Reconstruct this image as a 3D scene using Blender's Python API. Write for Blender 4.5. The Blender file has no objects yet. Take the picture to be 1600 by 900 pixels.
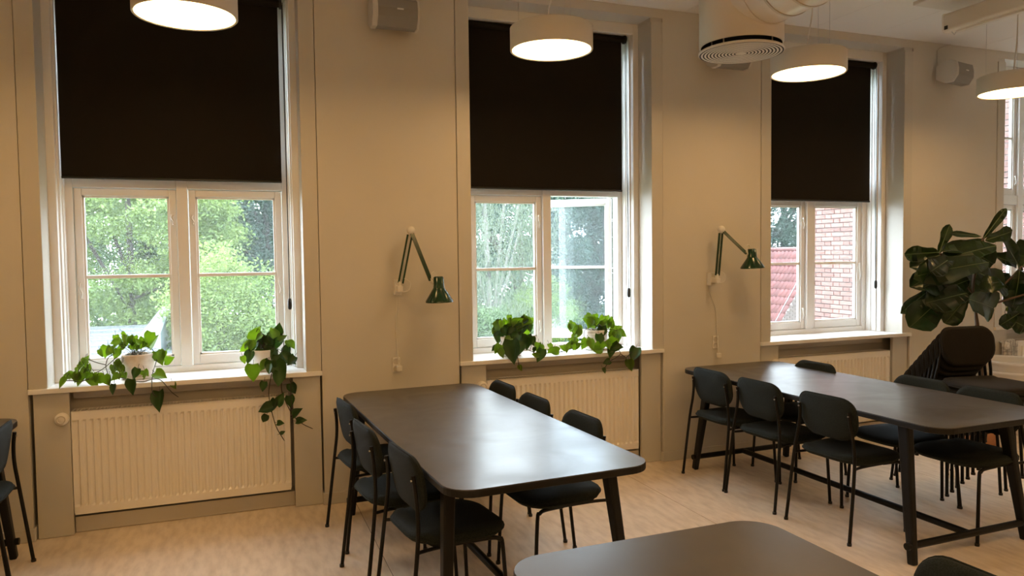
import bpy, math, random
import numpy as np
from mathutils import Vector, Matrix
random.seed(7)
PI = math.pi
scene = bpy.context.scene
col = scene.collection

# ------------------------------------------------------------------ camera
F = 1157.139
YAW, PITCH, ROLL = math.radians(20.728226), math.radians(-2.533717), math.radians(-0.697108)
CAM = Vector((0.0, -4.88, 1.604733))
_d = Vector((math.sin(YAW) * math.cos(PITCH), math.cos(YAW) * math.cos(PITCH), math.sin(PITCH)))
_r = Vector((math.cos(YAW), -math.sin(YAW), 0))
_u = _r.cross(_d)
CX = math.cos(ROLL) * _r + math.sin(ROLL) * _u
CY = -math.sin(ROLL) * _r + math.cos(ROLL) * _u
cam_data = bpy.data.cameras.new('camera')
cam_data.sensor_width = 36.0
cam_data.lens = F * 36.0 / 1600.0
cam_data.clip_start = 0.05
cam_data.clip_end = 300
cam = bpy.data.objects.new('camera', cam_data)
col.objects.link(cam)
M3 = Matrix((CX, CY, -_d)).transposed()
cam.matrix_world = Matrix.Translation(CAM) @ M3.to_4x4()
scene.camera = cam

def ray(px, py):
    return CX * ((px - 800) / F) + CY * ((450 - py) / F) + _d
def at_y(px, py, y):
    v = ray(px, py); return CAM + v * ((y - CAM.y) / v.y)
def at_x(px, py, x):
    v = ray(px, py); return CAM + v * ((x - CAM.x) / v.x)
def at_z(px, py, z):
    v = ray(px, py); return CAM + v * ((z - CAM.z) / v.z)

# ------------------------------------------------------------------ world and exposure
SKY = 14.0
LAMP = 17.3
LAMP_COL = (1.0, 0.59, 0.23)
world = bpy.data.worlds.new('overcast_sky')
scene.world = world
world.use_nodes = True
bg = world.node_tree.nodes['Background']
bg.inputs['Color'].default_value = (0.84, 0.93, 1.0, 1)
bg.inputs['Strength'].default_value = SKY
scene.view_settings.view_transform = 'Standard'
scene.view_settings.look = 'None'
scene.view_settings.gamma = 1.0
scene.view_settings.use_curve_mapping = False
scene.view_settings.exposure = 0.0

# ------------------------------------------------------------------ materials
MATS = {}
def mat(name, color=(.8, .8, .8), rough=.5, metal=0.0, spec=.5, noise=None, bump=None, emit=None, sheen=0.0, translucent=None, rand=0.0, stretch=(1, 1, 1)):
    """noise=(scale, colour2, detail) mixes a second colour; bump=(scale, strength)."""
    m = bpy.data.materials.new(name)
    m.use_nodes = True
    nt = m.node_tree; N = nt.nodes; L = nt.links
    p = N['Principled BSDF']
    p.inputs['Base Color'].default_value = (*color, 1)
    p.inputs['Roughness'].default_value = rough
    p.inputs['Metallic'].default_value = metal
    p.inputs['Specular IOR Level'].default_value = spec
    if sheen:
        p.inputs['Sheen Weight'].default_value = sheen
        p.inputs['Sheen Roughness'].default_value = .4
    csock = None
    tc = None
    if noise or bump:
        tc = N.new('ShaderNodeTexCoord')
        mp = N.new('ShaderNodeMapping')
        mp.inputs['Scale'].default_value = stretch
        L.new(tc.outputs['Object'], mp.inputs['Vector'])
    if noise:
        n = N.new('ShaderNodeTexNoise')
        n.inputs['Scale'].default_value = noise[0]
        n.inputs['Detail'].default_value = noise[2] if len(noise) > 2 else 4
        L.new(mp.outputs['Vector'], n.inputs['Vector'])
        r = N.new('ShaderNodeValToRGB')
        lo, hi = (noise[3], noise[4]) if len(noise) > 4 else (.4, .62)
        r.color_ramp.elements[0].position = lo; r.color_ramp.elements[0].color = (*color, 1)
        r.color_ramp.elements[1].position = hi; r.color_ramp.elements[1].color = (*noise[1], 1)
        L.new(n.outputs['Fac'], r.inputs['Fac'])
        csock = r.outputs['Color']
    if rand:
        oi = N.new('ShaderNodeObjectInfo')
        hs = N.new('ShaderNodeHueSaturation')
        mr = N.new('ShaderNodeMapRange')
        mr.inputs['To Min'].default_value = 1 - rand; mr.inputs['To Max'].default_value = 1 + rand
        L.new(oi.outputs['Random'], mr.inputs['Value'])
        L.new(mr.outputs['Result'], hs.inputs['Value'])
        if csock: L.new(csock, hs.inputs['Color'])
        else: hs.inputs['Color'].default_value = (*color, 1)
        csock = hs.outputs['Color']
    if csock: L.new(csock, p.inputs['Base Color'])
    if bump:
        b = N.new('ShaderNodeTexNoise'); b.inputs['Scale'].default_value = bump[0]; b.inputs['Detail'].default_value = 5
        bp = N.new('ShaderNodeBump'); bp.inputs['Strength'].default_value = bump[1]; bp.inputs['Distance'].default_value = .01
        L.new(mp.outputs['Vector'], b.inputs['Vector']); L.new(b.outputs['Fac'], bp.inputs['Height'])
        L.new(bp.outputs['Normal'], p.inputs['Normal'])
    if emit:
        p.inputs['Emission Color'].default_value = (*emit[0], 1)
        p.inputs['Emission Strength'].default_value = emit[1]
    if translucent:
        t = N.new('ShaderNodeBsdfTranslucent')
        t.inputs['Color'].default_value = (*translucent[0], 1)
        mx = N.new('ShaderNodeMixShader'); mx.inputs['Fac'].default_value = translucent[1]
        L.new(p.outputs['BSDF'], mx.inputs[1]); L.new(t.outputs['BSDF'], mx.inputs[2])
        L.new(mx.outputs['Shader'], N['Material Output'].inputs['Surface'])
    MATS[name] = m
    return m

def glass_mat(name, refl=.07, tint=(.97, .99, 1.0), haze=.016):
    m = bpy.data.materials.new(name); m.use_nodes = True
    N = m.node_tree.nodes; L = m.node_tree.links
    N.remove(N['Principled BSDF'])
    t = N.new('ShaderNodeBsdfTransparent'); t.inputs['Color'].default_value = (*tint, 1)
    g = N.new('ShaderNodeBsdfGlossy'); g.inputs['Roughness'].default_value = .02
    lw = N.new('ShaderNodeLayerWeight'); lw.inputs['Blend'].default_value = .5
    pw = N.new('ShaderNodeMath'); pw.operation = 'POWER'; pw.inputs[1].default_value = 4.0
    mul = N.new('ShaderNodeMath'); mul.operation = 'MULTIPLY_ADD'; mul.inputs[1].default_value = .7; mul.inputs[2].default_value = refl / 2
    mul.use_clamp = True
    L.new(lw.outputs['Facing'], pw.inputs[0]); L.new(pw.outputs['Value'], mul.inputs[0])
    veil = N.new('ShaderNodeBsdfTranslucent'); veil.inputs['Color'].default_value = (.9, .95, 1, 1)  # washed-out haze put into the glass as a pale translucent layer
    md = N.new('ShaderNodeMixShader'); md.inputs['Fac'].default_value = haze
    L.new(t.outputs['BSDF'], md.inputs[1]); L.new(veil.outputs['BSDF'], md.inputs[2])
    mx = N.new('ShaderNodeMixShader')
    L.new(mul.outputs['Value'], mx.inputs['Fac'])
    L.new(md.outputs['Shader'], mx.inputs[1]); L.new(g.outputs['BSDF'], mx.inputs[2])
    L.new(mx.outputs['Shader'], N['Material Output'].inputs['Surface'])
    MATS[name] = m
    return m

mat('wall_paint', (.66, .63, .57), .62, noise=(1.2, (.64, .61, .55)), bump=(90, .05))
mat('trim_paint', (.60, .575, .52), .38, bump=(30, .03))
mat('window_paint', (.84, .84, .82), .35)
mat('ceiling_paint', (.88, .87, .85), .8, bump=(120, .08))
mat('ceiling_base', (.35, .34, .32), .9)
mat('linoleum', (.84, .72, .59), .30, spec=.5, noise=(24, (.66, .545, .43), 8, .40, .72), bump=(25, .05), stretch=(1, .28, 1))
mat('floor_joint', (.16, .11, .07), .8)
mat('table_laminate', (.066, .059, .053), .29, spec=.75, noise=(5, (.080, .072, .065), 6, .3, .75), bump=(7, .05), stretch=(1, .35, 1))
def swirl_rough(name, lo, hi, scale):
    nt = MATS[name].node_tree; N = nt.nodes; L = nt.links
    tc = N.new('ShaderNodeTexCoord'); n = N.new('ShaderNodeTexNoise'); n.inputs['Scale'].default_value = scale
    n.inputs['Detail'].default_value = 4; n.inputs['Distortion'].default_value = .9
    mr = N.new('ShaderNodeMapRange'); mr.inputs['From Min'].default_value = .2; mr.inputs['From Max'].default_value = .8
    mr.inputs['To Min'].default_value = lo; mr.inputs['To Max'].default_value = hi
    L.new(tc.outputs['Object'], n.inputs['Vector']); L.new(n.outputs['Fac'], mr.inputs['Value'])
    L.new(mr.outputs['Result'], N['Principled BSDF'].inputs['Roughness'])
swirl_rough('table_laminate', .26, .42, 3.2)
mat('table_edge', (.007, .007, .007), .45, spec=.3)
mat('black_steel', (.007, .007, .0075), .42, spec=.25)
mat('chair_fabric', (.016, .020, .019), .85, spec=.12, sheen=.03, noise=(220, (.024, .030, .028), 2), bump=(400, .25))
mat('stack_fabric', (.013, .012, .011), .85, spec=.2, sheen=.06, noise=(220, (.018, .016, .014), 2), bump=(400, .25))
mat('blind_fabric', (.012, .009, .006), .8, spec=.2, bump=(300, .1))
mat('black_plastic', (.012, .012, .012), .35)
mat('radiator_enamel', (.90, .87, .82), .32)
mat('radiator_slot', (.06, .05, .045), .7)
mat('niche_paint', (.60, .56, .50), .55)
mat('steel', (.6, .6, .6), .3, metal=1.0)
mat('white_plastic', (.80, .78, .74), .4)
mat('speaker_cloth', (.30, .29, .27), .75, bump=(500, .3))
mat('speaker_shell', (.62, .60, .56), .45)
mat('badge', (.75, .74, .72), .3, metal=.6)
mat('lamp_green', (.004, .040, .016), .16, spec=.7)
mat('lamp_white', (.75, .73, .68), .4)
mat('lamp_inside', (.8, .8, .78), .5)
mat('pendant_shell', (.72, .69, .64), .5)
mat('pendant_diffuser', (.9, .9, .9), .5, emit=(LAMP_COL, LAMP))
mat('linear_diffuser', (.9, .9, .9), .5, emit=(LAMP_COL, 34.0))
mat('duct_paint', (.74, .70, .64), .32)
mat('duct_dark', (.03, .028, .026), .8)
mat('pot_cream', (.78, .72, .64), .3, noise=(30, (.70, .63, .55), 3))
mat('pot_white', (.84, .83, .80), .25)
mat('pot_banded', (.80, .75, .68), .35, noise=(3, (.60, .53, .46), 2, .45, .55), stretch=(.2, .2, 14))
mat('pot_terracotta', (.55, .26, .11), .7, noise=(8, (.45, .20, .08)))
mat('soil', (.05, .035, .025), .95, bump=(60, .6))
mat('leaf_green', (.075, .145, .028), .38, noise=(14, (.15, .24, .04), 3, .45, .7), rand=.35, translucent=((.52, .70, .09), .48))
mat('leaf_dark', (.030, .080, .020), .35, noise=(14, (.055, .13, .03), 3, .45, .7), rand=.3, translucent=((.20, .36, .05), .3))
mat('fig_leaf', (.013, .030, .012), .30, spec=.45, noise=(9, (.026, .056, .017), 3, .45, .7), rand=.35, translucent=((.10, .20, .03), .22))
mat('leaf_vein', (.14, .20, .07), .5)
mat('vine_stem', (.05, .045, .02), .6)
mat('fig_trunk', (.10, .065, .04), .8, bump=(40, .5))
mat('tree_ash', (.105, .170, .060), .7, spec=.2, noise=(.9, (.165, .225, .075), 6, .35, .65), translucent=((.20, .27, .07), .35))
mat('tree_mid', (.055, .095, .048), .7, spec=.2, noise=(1.0, (.10, .15, .075), 6, .35, .65), translucent=((.12, .18, .07), .3))
mat('tree_dark', (.026, .050, .040), .7, spec=.2, noise=(1.1, (.055, .090, .075), 6, .35, .65), translucent=((.06, .11, .07), .25))
mat('tree_birch', (.075, .105, .068), .7, spec=.2, noise=(1.1, (.13, .16, .12), 6, .35, .65), translucent=((.15, .19, .11), .3))
mat('bark', (.035, .028, .023), .9, bump=(12, .6))
mat('birch_bark', (.20, .195, .18), .8, noise=(6, (.03, .028, .025), 4, .58, .64), stretch=(1, 1, .5))
mat('grass', (.05, .09, .022), .9, noise=(2.5, (.08, .13, .035), 6))
mat('wet_asphalt', (.055, .062, .070), .4, noise=(1.2, (.09, .10, .11), 6), stretch=(.25, 1, 1))
mat('roof_strip', (.13, .14, .15), .5)
mat('skylight_panel', (.12, .145, .17), .35)
mat('brick_red', (.17, .080, .066), .85, noise=(5, (.22, .125, .105), 4), rand=.30, bump=(40, .4))
mat('brick_grey', (.085, .058, .048), .88, noise=(5, (.11, .075, .062), 4), rand=.3, bump=(40, .4))
mat('mortar', (.34, .325, .31), .95, bump=(60, .4))
mat('roof_tile', (.125, .033, .030), .6, noise=(4, (.16, .055, .050), 3), rand=.2)
mat('barge_board', (.20, .20, .20), .5)
mat('towel', (.62, .60, .56), .9, noise=(40, (.45, .44, .42), 2))
mat('towel_stripe', (.30, .30, .30), .9)
mat('facade_plaster', (.18, .17, .16), .9)
glass_mat('window_glass', .06)
glass_mat('open_glass', .16, (.90, .96, 1.0), .035)

# ------------------------------------------------------------------ mesh helpers
class MB:
    def __init__(s):
        s.v = []; s.f = []; s.sm = []; s.mi = []; s.cur = 0
    def add(s, vs, fs, smooth=False):
        o = len(s.v); s.v += [tuple(p) for p in vs]
        for f in fs:
            s.f.append(tuple(i + o for i in f)); s.sm.append(smooth); s.mi.append(s.cur)
        return s
    def box(s, x0, x1, y0, y1, z0, z1):
        vs = [(x0, y0, z0), (x1, y0, z0), (x1, y1, z0), (x0, y1, z0), (x0, y0, z1), (x1, y0, z1), (x1, y1, z1), (x0, y1, z1)]
        return s.add(vs, [(0, 3, 2, 1), (4, 5, 6, 7), (0, 1, 5, 4), (1, 2, 6, 5), (2, 3, 7, 6), (3, 0, 4, 7)])
    def beam(s, p0, p1, w0, d0, w1=None, d1=None, up=(1, 0, 0)):
        """rectangular bar from p0 to p1; w along 'up' hint, d across."""
        p0 = Vector(p0); p1 = Vector(p1); w1 = w0 if w1 is None else w1; d1 = d0 if d1 is None else d1
        t = (p1 - p0).normalized(); a = Vector(up); a = (a - t * a.dot(t)).normalized(); b = t.cross(a)
        vs = []
        for p, w, d in ((p0, w0, d0), (p1, w1, d1)):
            for sa, sb in ((-1, -1), (1, -1), (1, 1), (-1, 1)):
                vs.append(p + a * (sa * w / 2) + b * (sb * d / 2))
        return s.add(vs, [(0, 3, 2, 1), (4, 5, 6, 7), (0, 1, 5, 4), (1, 2, 6, 5), (2, 3, 7, 6), (3, 0, 4, 7)])
    def tube(s, pts, r, n=8, caps=True, closed=False):
        pts = [Vector(p) for p in pts]; k = len(pts)
        rs = r if isinstance(r, (list, tuple)) else [r] * k
        prev = None; rings = []
        for i, p in enumerate(pts):
            if closed: t = pts[(i + 1) % k] - pts[i - 1]
            else: t = pts[min(i + 1, k - 1)] - pts[max(i - 1, 0)]
            t = t.normalized() if t.length > 1e-9 else Vector((0, 0, 1))
            if prev is None:
                a = Vector((0, 0, 1)) if abs(t.z) < .9 else Vector((1, 0, 0))
            else: a = prev
            a = (a - t * a.dot(t)).normalized(); prev = a; b = t.cross(a)
            rings.append([p + (a * math.cos(2 * PI * j / n) + b * math.sin(2 * PI * j / n)) * rs[i] for j in range(n)])
        vs = [q for ring in rings for q in ring]; fs = []
        m = k if closed else k - 1
        for i in range(m):
            i2 = (i + 1) % k
            for j in range(n):
                fs.append((i * n + j, i * n + (j + 1) % n, i2 * n + (j + 1) % n, i2 * n + j))
        s.add(vs, fs, True)
        if caps and not closed:
            s.add(rings[0], [tuple(reversed(range(n)))]); s.add(rings[-1], [tuple(range(n))])
        return s
    def cyl(s, p0, p1, r0, r1=None, n=16):
        return s.tube([p0, p1], [r0, r0 if r1 is None else r1], n)
    def lathe(s, prof, c=(0, 0, 0), n=32, smooth=True, rot=None):
        """profile of (radius, z); closed where radius is 0."""
        vs = []; fs = []; c = Vector(c)
        k = len(prof)
        for (r, z) in prof:
            for j in range(n):
                p = Vector((r * math.cos(2 * PI * j / n), r * math.sin(2 * PI * j / n), z))
                if rot is not None: p = rot @ p
                vs.append(c + p)
        for i in range(k - 1):
            for j in range(n):
                a, b, e, d = i * n + j, i * n + (j + 1) % n, (i + 1) * n + (j + 1) % n, (i + 1) * n + j
                if prof[i][0] < 1e-7: fs.append((a, e, d))
                elif prof[i + 1][0] < 1e-7: fs.append((a, b, e))
                else: fs.append((a, b, e, d))
        return s.add(vs, fs, smooth)
    def prism(s, outline, z0, z1):
        n = len(outline)
        vs = [(x, y, z0) for x, y in outline] + [(x, y, z1) for x, y in outline]
        fs = [tuple(reversed(range(n))), tuple(range(n, 2 * n))]
        for i in range(n):
            j = (i + 1) % n; fs.append((i, j, n + j, n + i))
        return s.add(vs, fs)
    def pad(s, outline, prof, fn):
        """cushion: rings of the outline scaled, prof = [(scale, t)], fn(a, b, t, scale) -> point; last ring is closed by a fan."""
        n = len(outline); vs = []; fs = []
        for sc, t in prof:
            for a, b in outline: vs.append(fn(a * sc, b * sc, t, sc))
        for i in range(len(prof) - 1):
            for j in range(n):
                j2 = (j + 1) % n
                fs.append((i * n + j, i * n + j2, (i + 1) * n + j2, (i + 1) * n + j))
        c0 = len(vs); vs.append(fn(0, 0, prof[0][1], 0)); c1 = len(vs); vs.append(fn(0, 0, prof[-1][1], 0))
        o = (len(prof) - 1) * n
        for j in range(n):
            j2 = (j + 1) % n
            fs.append((c0, j2, j)); fs.append((c1, o + j, o + j2))
        return s.add(vs, fs, True)
    def mesh(s, name, mats):
        me = bpy.data.meshes.new(name)
        me.from_pydata(s.v, [], s.f)
        if not isinstance(mats, (list, tuple)): mats = [mats]
        for m in mats: me.materials.append(MATS[m])
        me.polygons.foreach_set('use_smooth', s.sm)
        me.polygons.foreach_set('material_index', s.mi)
        me.update()
        return me
    def build(s, name, mats, parent=None, bevel=0, seg=2):
        o = bpy.data.objects.new(name, s.mesh(name, mats))
        col.objects.link(o)
        if parent is not None: o.parent = parent
        if bevel:
            b = o.modifiers.new('bevel', 'BEVEL'); b.width = bevel; b.segments = seg; b.limit_method = 'ANGLE'
        return o

def tag(o, label=None, cat=None, group=None, kind=None):
    if label: o['label'] = label
    if cat: o['category'] = cat
    if group: o['group'] = group
    if kind: o['kind'] = kind
    return o
def empty(name, loc=(0, 0, 0), rz=0.0):
    o = bpy.data.objects.new(name, None); col.objects.link(o)
    o.location = loc; o.rotation_euler = (0, 0, rz); o.empty_display_size = .1
    return o
def linked(name, me, parent=None, loc=(0, 0, 0), rot=(0, 0, 0)):
    o = bpy.data.objects.new(name, me); col.objects.link(o)
    o.location = loc; o.rotation_euler = rot
    if parent is not None: o.parent = parent
    return o
def copy_tree(o, parent=None):
    c = o.copy(); col.objects.link(c); c.parent = parent
    for ch in list(o.children): copy_tree(ch, c)
    return c
def rrect(w, h, rtl, rtr=None, rbr=None, rbl=None, n=8, cx=0, cy=0):
    rtr = rtl if rtr is None else rtr; rbr = rtl if rbr is None else rbr; rbl = rtl if rbl is None else rbl
    out = []
    for (sx, sy, r, a0) in ((1, 1, rtr, 0), (-1, 1, rtl, 90), (-1, -1, rbl, 180), (1, -1, rbr, 270)):
        x = sx * (w / 2 - r); y = sy * (h / 2 - r)
        for i in range(n + 1):
            a = math.radians(a0 + 90 * i / n)
            out.append((cx + x + r * math.cos(a), cy + y + r * math.sin(a)))
    return out
def bez(pts, n=8):
    """Catmull-Rom smoothing through points."""
    P = [Vector(p) for p in pts]; out = []
    for i in range(len(P) - 1):
        p0 = P[max(i - 1, 0)]; p1 = P[i]; p2 = P[i + 1]; p3 = P[min(i + 2, len(P) - 1)]
        for k in range(n):
            t = k / n
            out.append(.5 * ((2 * p1) + (-p0 + p2) * t + (2 * p0 - 5 * p1 + 4 * p2 - p3) * t * t + (-p0 + 3 * p1 - 3 * p2 + p3) * t ** 3))
    out.append(P[-1]); return out

# ------------------------------------------------------------------ room shell
XL, XR, YB, ZC = -4.6, 8.22, -8.2, 3.437
WC = [-.285, 2.267, 4.807, 7.49]      # window centres
HALF = .815                             # half of the wall opening, floor to soffit
SILL = .876
SOFFIT = 3.37

fl = MB().box(XL, XR, YB, .2, -.12, -.003).build('floor', 'floor_joint')
tag(fl, 'beige speckled linoleum floor with thin straight seams', 'floor', kind='structure')
sx = [XL, -3.17, -1.22, .72, 2.645, 4.60, 6.55, XR]
for a, b in zip(sx[:-1], sx[1:]):
    MB().box(a + .002, b - .002, YB, .2, -.003, 0).build('linoleum_sheet', 'linoleum', fl)

ce = MB().box(XL, XR, YB, .5, ZC + .012, ZC + .2).build('ceiling', 'ceiling_base')
tag(ce, 'white tiled ceiling above the dining tables', 'ceiling', kind='structure')
tile = MB().box(.0012, .6188, -1.2388, -.0012, 0, .012).mesh('ceiling_tile', 'ceiling_paint')
nx = 0
x = 2.658 - .62 * 12
while x < XR:
    for j in range(7):
        if x + .6 > XL and x < XR - .05:
            linked('ceiling_tile', tile, ce, (x, 0 - j * 1.24, ZC))
    x += .62

w = MB()
edges = [XL]
for c in WC: edges += [c - HALF, c + HALF]
edges.append(XR)
edges[-2] = min(edges[-2], XR - .02)
for i in range(0, len(edges), 2):
    if edges[i + 1] - edges[i] > .01: w.box(edges[i], edges[i + 1], 0, .5, 0, ZC + .012)
for c in WC:
    x1 = min(c + HALF, XR)
    w.box(c - HALF, x1, 0, .5, SOFFIT, ZC + .012)
    w.box(c - HALF, x1, .24, .5, 0, SILL - .03)
o = w.build('wall_window', 'wall_paint')
tag(o, 'cream painted wall with tall window openings and piers between', 'wall', kind='structure')
for nm, b, lb in (('wall_left', (XL - .15, XL, YB, .5, 0, ZC + .2), 'plain cream wall at the left end of the room'),
                  ('wall_right', (XR, XR + .12, YB, .0, 0, ZC + .2), 'plain cream wall at the right end of the room'),
                  ('wall_back', (XL, XR, YB - .15, YB, 0, ZC + .2), 'plain cream wall behind the camera')):
    tag(MB().box(*b).build(nm, 'wall_paint'), lb, 'wall', kind='structure')
bl = ['left of the left window', 'between the left and middle windows', 'between the middle window and the right one', 'beside the fig plant corner']
for i in range(0, 8, 2):
    m = MB().box(edges[i] - (.012 if i else 0), edges[i + 1] + .012, -.014, .0, 0, .075)
    if i: m.box(edges[i] - .012, edges[i], 0, .1, 0, .075)
    m.box(edges[i + 1], edges[i + 1] + .012, 0, .1, 0, .075)
    tag(m.build('baseboard_%d' % (i // 2 + 1), 'trim_paint', bevel=.004), 'low cream baseboard on the wall ' + bl[i // 2], 'baseboard', kind='structure')

# ------------------------------------------------------------------ windows
GL_T = .004
def sash(win, x0, x1, z0, z1, y0, bar=True, open_angle=0, hinge='r', handle=None, glass='window_glass'):
    """casement between x0..x1, z0..z1 whose inner face is y0."""
    hx = x1 if hinge == 'r' else x0
    s = empty('sash', (hx, y0, 0)); s.parent = win
    s.rotation_euler = (0, 0, open_angle)
    a, b = x0 - hx, x1 - hx
    st, rt, rb, t = .042, .045, .06, .045
    f = MB()
    f.box(a, a + st, 0, t, z0, z1).box(b - st, b, 0, t, z0, z1)
    f.box(a + st, b - st, 0, t, z1 - rt, z1).box(a + st, b - st, 0, t, z0, z0 + rb)
    f.build('sash_frame', 'window_paint', s, bevel=.004)
    gx0, gx1, gz0, gz1 = a + st, b - st, z0 + rb, z1 - rt
    g = MB()
    for (p, q, r_, u_) in ((gx0, gx0 + .012, gz0, gz1), (gx1 - .012, gx1, gz0, gz1), (gx0, gx1, gz0, gz0 + .012), (gx0, gx1, gz1 - .012, gz1)):
        g.box(p, q, .012, .04, r_, u_)
    g.build('glazing_bead', 'window_paint', s)
    if bar is not None and bar is not False:
        MB().box(gx0, gx1, .008, .042, bar - .011, bar + .011).build('glazing_bar', 'window_paint', s, bevel=.003)
        MB().box(gx0, gx1, .02, .02 + GL_T, gz0, bar - .011).build('pane', glass, s)
        MB().box(gx0, gx1, .02, .02 + GL_T, bar + .011, gz1).build('pane', glass, s)
    else:
        MB().box(gx0, gx1, .02, .02 + GL_T, gz0, gz1).build('pane', glass, s)
    hz = (handle if handle else [])
    for (side, z, L_) in hz:
        xx = (a + st * .55) if side == 'l' else (b - st * .55)
        h = MB()
        h.cyl((xx, 0, z + L_ * .42), (xx, -.014, z + L_ * .42), .007, n=8)
        h.tube(bez([(xx, -.012, z + L_ * .5), (xx - .006, -.02, z + L_ * .15), (xx + .006, -.018, z - L_ * .2), (xx, -.01, z - L_ * .5), (xx + .012, -.012, z - L_ * .52)], 4), .0045, 6)
        h.build('window_hook', 'white_plastic', s)
    return s

win_names = ['left window', 'middle window', 'right-hand window', 'far right window']
def window(i):
    c = WC[i]
    wn = empty('window_%d' % (i + 1), (0, 0, 0))
    tag(wn, ['white casement window with trees and a grey flat roof outside', 'white casement window whose right sash stands open', 'white casement window looking on red roof and brick wall',
             'white cross window without a blind behind the fig'][i], 'window', kind='structure')
    L, R_ = c - HALF, min(c + HALF, XR)
    for (a, b) in ((L + .004, c - .715), (c + .715, min(c + HALF - .004, XR))):
        if b > a:
            MB().box(a, b, -.006, .19, SILL, 3.340).build('casing', 'trim_paint', wn, bevel=.003)
            MB().box(a, b, .006, .19, 3.340, SOFFIT).build('casing_filler', 'trim_paint', wn)
    # stepped inner lining
    for sgn in (-1, 1):
        def bx(h0, h1, y0, y1, z0, z1, nm):
            a, b = sorted((c + sgn * h0, c + sgn * h1))
            b = min(b, XR + .1)
            MB().box(a, b, y0, y1, z0, z1).build(nm, 'window_paint', wn, bevel=.003)
        bx(.672, .81, .19, .235, SILL, SOFFIT, 'inner_lining')
        bx(.662, .81, .235, .29, SILL, SOFFIT, 'inner_lining')
        bx(.655, .81, .29, .345, SILL, SOFFIT, 'inner_lining')
        bx(.615, .81, .345, .43, SILL, SOFFIT, 'frame_jamb')
    MB().box(c - .672, c + .672, .19, .30, 3.29, SOFFIT).build('head_lining', 'window_paint', wn, bevel=.003)
    MB().box(c - .615, c + .615, .30, .43, 3.24, SOFFIT).build('frame_head', 'window_paint', wn)
    MB().box(c - .615, c + .615, .345, .43, SILL, .915).build('frame_foot', 'window_paint', wn, bevel=.003)
    MB().box(c - .033, c + .033, .335, .43, .915, 3.24).build('mullion', 'window_paint', wn, bevel=.004)
    for (a, b) in ((c - .615, c - .033), (c + .033, c + .615)):
        MB().box(a, b, .34, .43, 2.055, 2.145).build('transom', 'window_paint', wn, bevel=.004)
    # sill board
    MB().box(L + .002, min(R_ - .002, XR), -.022, .36, SILL - .03, SILL).build('window_sill', 'window_paint', wn, bevel=.004)
    # niche below
    MB().box(L + .02, L + .20, .018, .045, 0.002, SILL - .032).build('side_panel', 'trim_paint', wn, bevel=.002)
    if R_ - .185 < XR:
        MB().box(c + .632, R_ - .012, .018, .045, 0.002, SILL - .032).build('side_panel', 'trim_paint', wn, bevel=.002)
    MB().box(L + .02, R_ - .012, .17, .238, .0, SILL - .032).build('niche_back', 'niche_paint', wn)
    MB().box(L + .2, c + .632, .125, .168, .785, .845).build('niche_rail', 'niche_paint', wn, bevel=.003)
    MB().box(L + .2, c + .632, .06, .168, 0.002, .095).build('niche_plinth', 'niche_paint', wn, bevel=.003)
    # sashes
    y0 = .362
    hk = {0: ([('l', 1.42, .10), ('r', 1.86, .06)], [('r', 1.42, .10), ('l', 1.86, .06)]),
          1: ([('r', 1.86, .10), ('r', 1.06, .09)], []),
          2: ([('r', 1.86, .10), ('r', 1.06, .09)], [('r', 1.42, .16)]),
          3: ([('r', 1.5, .10)], [('r', 1.5, .1)])}[i]
    sash(wn, c - .612, c - .036, .918, 2.052, y0, 1.50, 0, 'l', hk[0])
    if i == 1:
        sash(wn, c + .036, c + .596, .918, 2.052, y0 + .06, 1.50, -math.radians(37), 'r', [('r', 1.42, .11)], 'open_glass')
    else:
        sash(wn, c + .036, c + .612, .918, 2.052, y0, 1.50, 0, 'r', hk[1])
    sash(wn, c - .612, c - .036, 2.148, 3.238, y0, 2.72, 0, 'l', [('r', 2.3, .09)])
    sash(wn, c + .036, c + .612, 2.148, 3.238, y0, 2.72, 0, 'r', [])
    return wn
for i in range(4): window(i)

# ------------------------------------------------------------------ roller blinds
def blind(c, zb, label):
    b = tag(empty('roller_blind', (c, .25, 3.264)), label, 'blind', 'black roller blinds in the windows')
    x0, x1 = -.655, .612
    MB().cyl((x0, 0, 0), (x1 + .01, 0, 0), .024, n=20).build('roller', 'blind_fabric', b)
    MB().box(x0, x1, .018, .0205, zb - 3.264 + .012, .0).build('blind_cloth', 'blind_fabric', b)
    MB().cyl((x0, .019, zb - 3.264 + .008), (x1, .019, zb - 3.264 + .008), .008, n=10).build('bottom_bar', 'black_plastic', b)
    for xx in (x0 - .012, x1 + .01):
        MB().cyl((xx, 0, 0), (xx + .014, 0, 0), .034, n=20).build('end_bracket', 'black_plastic', b)
    cd = MB().tube([(x1 + .024, -.02, 0), (x1 + .026, -.03, -.9), (x1 + .027, -.035, -1.93)], .0022, 6).tube([(x1 + .03, .01, 0), (x1 + .03, -.01, -.9), (x1 + .029, -.03, -1.93)], .0022, 6).build('pull_cord', 'black_plastic', b)
    MB().lathe([(0, -.04), (.010, -.036), (.013, -.02), (.013, .02), (.009, .034), (0, .036)], (x1 + .028, -.034, -1.962), 12).build('cord_weight', 'black_plastic', cd)
    return b
blind(WC[0], 2.10, 'black roller blind half down in the left window')
blind(WC[1], 2.09, 'black roller blind half down behind the second pendant lamp, above the open sash')
blind(WC[2], 2.043, 'black roller blind half down in the window showing the brick wall')

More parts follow.
